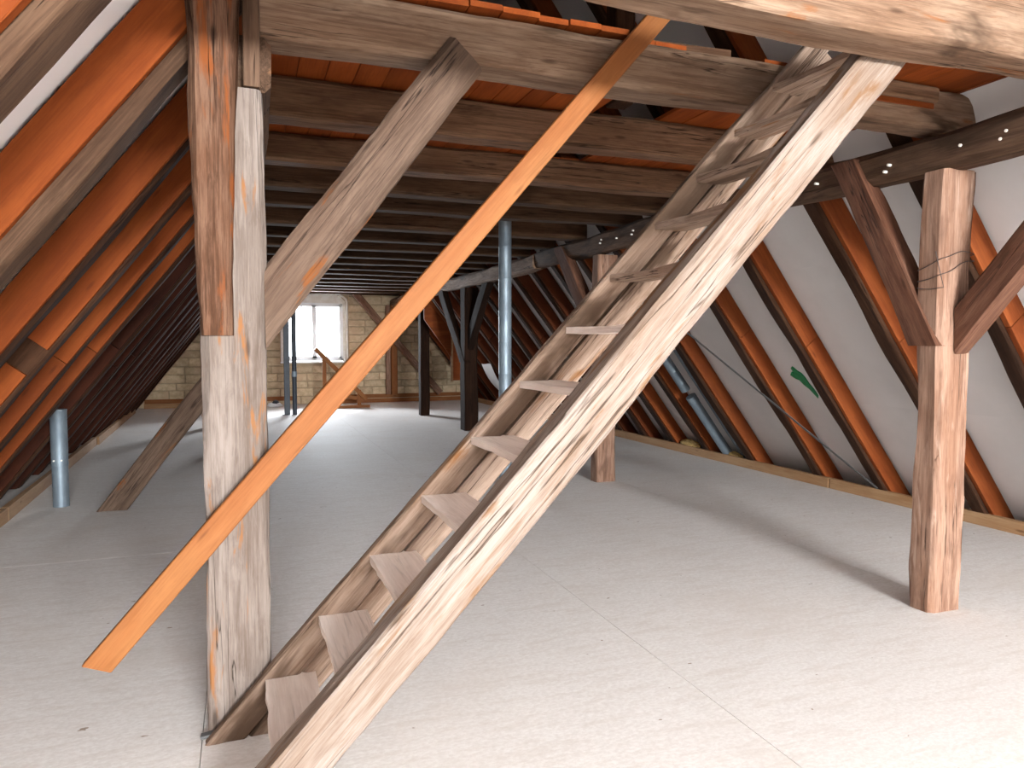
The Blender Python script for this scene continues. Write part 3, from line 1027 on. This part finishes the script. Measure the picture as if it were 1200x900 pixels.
ry = [1.4, 2.42, 3.42, 4.37, 5.43, 6.31, 7.46, 8.42, 9.26, 10.05, 10.85] + [11.75 + 0.92 * i for i in range(9)]
lab_right = {2.42: 'right rafter cut off by the photo edge, above the outer brace',
             3.42: 'right rafter crossing behind the wire-wound right post',
             4.37: 'right rafter whose foot stands just right of the wire-wound post',
             5.43: 'right rafter with bright orange plank right of the green paint splash',
             6.31: 'right rafter with orange plank left of the green paint splash',
             7.46: 'right rafter crossed by the upper end of the grey steel strap',
             8.42: 'right rafter between the sloping duct and the yellow wool tuft',
             9.26: 'right rafter whose foot meets the yellow wool tuft'}
for y in ry:
    k_ = 2.0 + 0.3 * rnd.random()
    pcs = [(0, k_), (k_ + 0.006, TOPL)]
    if y in lab_right:
        rafter(1, y, lab_right[y], None, 'dark', pcs, True, 'orange_right')
    elif y < 2.3:
        rafter(1, y, 'right rafter nearest the camera, just outside the right edge of the photo', None, 'dark', pcs)
    elif y > 18.5:
        rafter(1, y, 'last right rafter against the stone gable wall', None, 'dark', pcs)
    else:
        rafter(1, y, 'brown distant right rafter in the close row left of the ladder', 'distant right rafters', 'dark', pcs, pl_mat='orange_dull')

# ------------------------------------------------------------------ ducts, steel posts, strap
def duct_rings(L, r, step=0.35):
    out = [(0, r)]
    z = step * 0.6
    while z < L - 0.03:
        out += [(z - 0.006, r), (z - 0.003, r + 0.0012), (z + 0.003, r + 0.0012), (z + 0.006, r)]
        z += step
    out.append((L, r))
    return out


vd = pipe('ventilation_duct', (2.755, 7.62, 0.0), (2.755, 7.62, 3.07), 0.071, 'zinc', rings=duct_rings(3.07, 0.071))
tag(vd, 'tall galvanised spiral duct standing behind the ladder up to the ceiling', 'duct')
ds = thing('duct_stub', 'short galvanised duct stub standing on the floor by the left kerb', 'duct', (-1.69, 8.15, 0))
pipe('lower_pipe', (-1.69, 8.15, 0), (-1.69, 8.15, 0.44), 0.071, 'zinc', ds)
pipe('upper_pipe', (-1.69, 8.15, 0.40), (-1.69, 8.15, 0.955), 0.0735, 'zinc', ds, rings=[(0, 0.0735), (0.02, 0.0755), (0.04, 0.0735), (0.535, 0.0735), (0.54, 0.076), (0.555, 0.076)])
pipe('screw_head', (-1.69 - 0.035, 8.083, 0.46), (-1.69 - 0.036, 8.070, 0.46), 0.008, 'nail', ds)
pipe('screw_head', (-1.69 + 0.03, 8.083, 0.46), (-1.69 + 0.03, 8.070, 0.46), 0.008, 'nail', ds)
# steel props in front of the far window
sp = thing('steel_prop', 'dark square steel prop, the left of the pair before the far window', 'post', (0.93, 16.88, 0))
box('prop_tube', (0.87, 16.82, 0.008), (0.99, 16.94, 3.08), 'steel', sp, 0.006)
box('base_plate', (0.82, 16.78, 0.0), (1.04, 16.98, 0.010), 'steel', sp, 0.002)
fp = thing('vent_pipe', 'round blue-grey steel pipe, the right of the pair before the far window', 'pipe', (1.09, 16.83, 0))
pipe('pipe_tube', (1.09, 16.83, 0), (1.09, 16.83, 3.08), 0.05, 'steel', fp)
pipe('pipe_socket', (1.09, 16.83, 0.85), (1.09, 16.83, 0.97), 0.058, 'zinc', fp)

sd = thing('sloping_duct', 'galvanised duct lying in the right roof slope, foot behind the kerb', 'duct', (6.1, 7.9, 0.1))
dn = Vector((-SL, 0, -1)).normalized()
dd = Vector((-1, 0, SL)).normalized()
b0 = Vector((XR, 8.10, 0)) + dn * 0.16 + dd * 0.16
pipe('duct_pipe', b0, b0 + dd * 1.02, 0.065, 'zinc', sd)
pipe('duct_collar', b0 + dd * 1.0, b0 + dd * 1.10, 0.070, 'zinc', sd)
pipe('duct_pipe', b0 + dd * 1.2 + Vector((0, 0.02, 0)), b0 + dd * 3.4 + Vector((0, 0.02, 0)), 0.062, 'zinc', sd, rings=duct_rings(2.2, 0.062, 0.2))
b1 = Vector((XR, 7.86, 0)) + dn * 0.10 + dd * 0.12
pipe('thin_pipe', b1, b1 + dd * 3.2, 0.034, 'zinc', sd, rings=duct_rings(3.2, 0.034, 0.2))

c_in = 6.10
sa = Vector((4.70, 7.19, SL * (c_in - 4.70)))
sb = Vector((6.00, 5.52, SL * (c_in - 6.00)))
st = timber('steel_strap', sa + (sa - sb) * 0.45, sb, 0.035, 0.004, 'strap', up=(-SL, 0, -1), seg=2, k=0, chamfer=0.0005, wob=0)
tag(st, 'grey steel strap stretched slantwise across the right rafters', 'strap')


def lump(name, loc, s, mat, seed):
    bm = bmesh.new()
    bmesh.ops.create_icosphere(bm, subdivisions=4, radius=1)
    for v in bm.verts:
        n_ = 1 + 0.30 * noise.noise(v.co * 2.2 + Vector((seed, 0, 0))) + 0.14 * noise.noise(v.co * 6 + Vector((0, seed, 0)))
        v.co = Vector((v.co.x * s[0], v.co.y * s[1], v.co.z * s[2])) * n_
    return obj(name, bm_mesh(name, bm, R(60)), M[mat], None, Matrix.Translation(loc))


tag(lump('wool_tuft', (6.13, 8.98, 0.10), (0.055, 0.24, 0.085), 'wool', 3), 'larger yellow mineral wool tuft behind the right kerb', 'insulation')
tag(lump('wool_tuft', (6.14, 7.97, 0.09), (0.05, 0.15, 0.06), 'wool', 8), 'smaller yellow wool tuft at the foot of the sloping duct', 'insulation')

# green paint splash on the right underlay
bm = bmesh.new()
pp = [(-0.16, 0.08), (-0.11, 0.12), (-0.075, 0.10), (-0.085, 0.17), (-0.05, 0.19), (-0.01, 0.135), (0.03, 0.11), (0.055, 0.05), (0.06, -0.02), (0.085, -0.09), (0.095, -0.17), (0.07, -0.205), (0.045, -0.15), (0.02, -0.09), (-0.03, -0.04), (-0.06, 0.02), (-0.10, 0.03), (-0.13, 0.05)]
um = Vector((0, -1, 0))
vm = dd
cc = Vector((5.49, 6.0, SL * (XR - 5.49))) + dn * 0.022
f0 = [bm.verts.new(cc + um * a * 0.9 + vm * b * 1.05) for a, b in pp]
f1 = [bm.verts.new(cc + um * a * 0.9 + vm * b * 1.05 - dn * 0.012) for a, b in pp]
bm.faces.new(f0)
for i in range(len(pp)):
    j = (i + 1) % len(pp)
    bm.faces.new((f0[i], f1[i], f1[j], f0[j]))
obj('paint_splash', bm_mesh('paint_splash', bm), M['paint'], wr)

# ------------------------------------------------------------------ the far end
gp = thing('gable_post', 'reddish double board post standing against the stone wall', 'post', (3.75, 19.5, 0))
timber('post_board', (3.70, 19.50, 0.22), (3.70, 19.50, 2.61), 0.10, 0.11, 'post_red', up=(1, 0, 0), parent=gp, seg=8, k=0, chamfer=0.01, wob=0.004)
timber('post_board', (3.86, 19.50, 0.22), (3.86, 19.50, 2.61), 0.10, 0.17, 'rail', up=(1, 0, 0), parent=gp, seg=8, k=0, chamfer=0.01, wob=0.004)
o = timber('gable_brace', (2.72, 19.36, 3.02), (5.1, 19.36, 0.24), 0.11, 0.17, 'post_red', up=(1, 0, 0.85), seg=12, k=0, chamfer=0.01, wob=0.006)
tag(o, 'brown diagonal brace crossing the double board post at the stone wall', 'brace')

hp = thing('hanging_panel', 'upright orange wooden panel hanging between the two far dark posts', 'panel', (4.47, 15.0, 0.8))
prism('panel_board', [(4.235, 0.80), (4.70, 0.80), (4.70, 1.35), (4.235, 1.88)], 15.0, 15.04, 'orange_right', hp)
prism('panel_edge', [(4.20, 0.78), (4.235, 0.78), (4.235, 1.90), (4.20, 1.92)], 14.98, 15.06, 'pine', hp)
prism('panel_plank', [(3.62, 2.62), (3.62, 2.10), (4.20, 1.30), (4.20, 1.86)], 15.03, 15.07, 'orange_right', hp)
timber('panel_batten', (3.60, 15.01, 2.66), (4.21, 15.01, 1.91), 0.05, 0.05, 'orange', up=(1, 0, 0.8), parent=hp, seg=2, k=0, chamfer=0.003, wob=0)

tr = thing('trestle', 'orange wooden trestle with a slanted board below the far window', 'trestle', (2.2, 18.0, 0))
timber('slanted_board', (1.66, 18.0, 1.46), (2.86, 18.0, 0.22), 0.10, 0.10, 'rail', up=(1, 0, 1), parent=tr, seg=4, k=0, chamfer=0.004, wob=0.002)
timber('upright', (1.87, 18.07, 0.0), (1.87, 18.07, 1.24), 0.06, 0.09, 'rail', up=(1, 0, 0), parent=tr, seg=4, k=0, chamfer=0.004, wob=0.002)
timber('upright', (2.70, 18.07, 0.0), (2.70, 18.07, 0.45), 0.06, 0.09, 'rail', up=(1, 0, 0), parent=tr, seg=4, k=0, chamfer=0.004, wob=0.002)
timber('foot_rail', (1.80, 18.0, 0.04), (2.95, 18.0, 0.04), 0.06, 0.07, 'rail', parent=tr, seg=4, k=0, chamfer=0.004, wob=0.002)
timber('tie_board', (2.2, 18.11, 0.33), (2.80, 18.11, 0.20), 0.04, 0.09, 'rail', parent=tr, seg=4, k=0, chamfer=0.004, wob=0.002)
tg = lump('dust_bag', (0.75, 19.0, 0.055), (0.17, 0.12, 0.06), 'white', 5)
tag(tg, 'small pale crumpled bag on the floor by the far wall', 'bag')
tk = lump('work_glove', (0.77, 18.95, 0.13), (0.07, 0.06, 0.05), 'steel', 9)
tag(tk, 'small dark glove lying on the pale bag by the far wall', 'glove')

# loose underlay flap behind the far right rafters
bm = bmesh.new()
g = []
for i in range(9):
    row = []
    for j in range(5):
        s = i / 8
        h = 0.30 + 0.10 * math.sin(s * math.pi) + 0.04 * math.sin(j * 1.4 + s * 4)
        q = Vector((XR, 15.45 + 0.16 * j, 0)) + dd * (0.62 + 1.0 * s) + dn * (0.26 + 0.06 * math.sin(s * 3.14) + 0.02 * math.sin(j * 1.4 + s * 4))
        row.append(bm.verts.new(q))
    g.append(row)
for i in range(8):
    for j in range(4):
        bm.faces.new((g[i][j], g[i + 1][j], g[i + 1][j + 1], g[i][j + 1]))
bmesh.ops.solidify(bm, geom=bm.faces[:], thickness=0.004)
tag(obj('loose_flap', bm_mesh('loose_flap', bm, R(60)), M['membrane']), 'loose white flap of underlay bulging out behind the duct', 'membrane')

# ------------------------------------------------------------------ loft above the hatch: a few timbers that show through the opening
o = timber('loft_offcut', (1.98, 3.36, 3.125), (2.46, 3.33, 3.125), 0.10, 0.05, 'beam_brown', seg=6, k=1, chamfer=0.004, wob=0.004)
tag(o, 'short wooden offcut lying on the pale beam beside the hatch', 'offcut')
o = timber('loft_post', (2.30, 4.2, 3.12), (2.30, 4.2, 5.0), 0.14, 0.14, 'dark', up=(1, 0, 0), seg=8, k=0, chamfer=0.01, wob=0.006)
tag(o, 'dark upright timber in the loft, seen through the hatch', 'post')
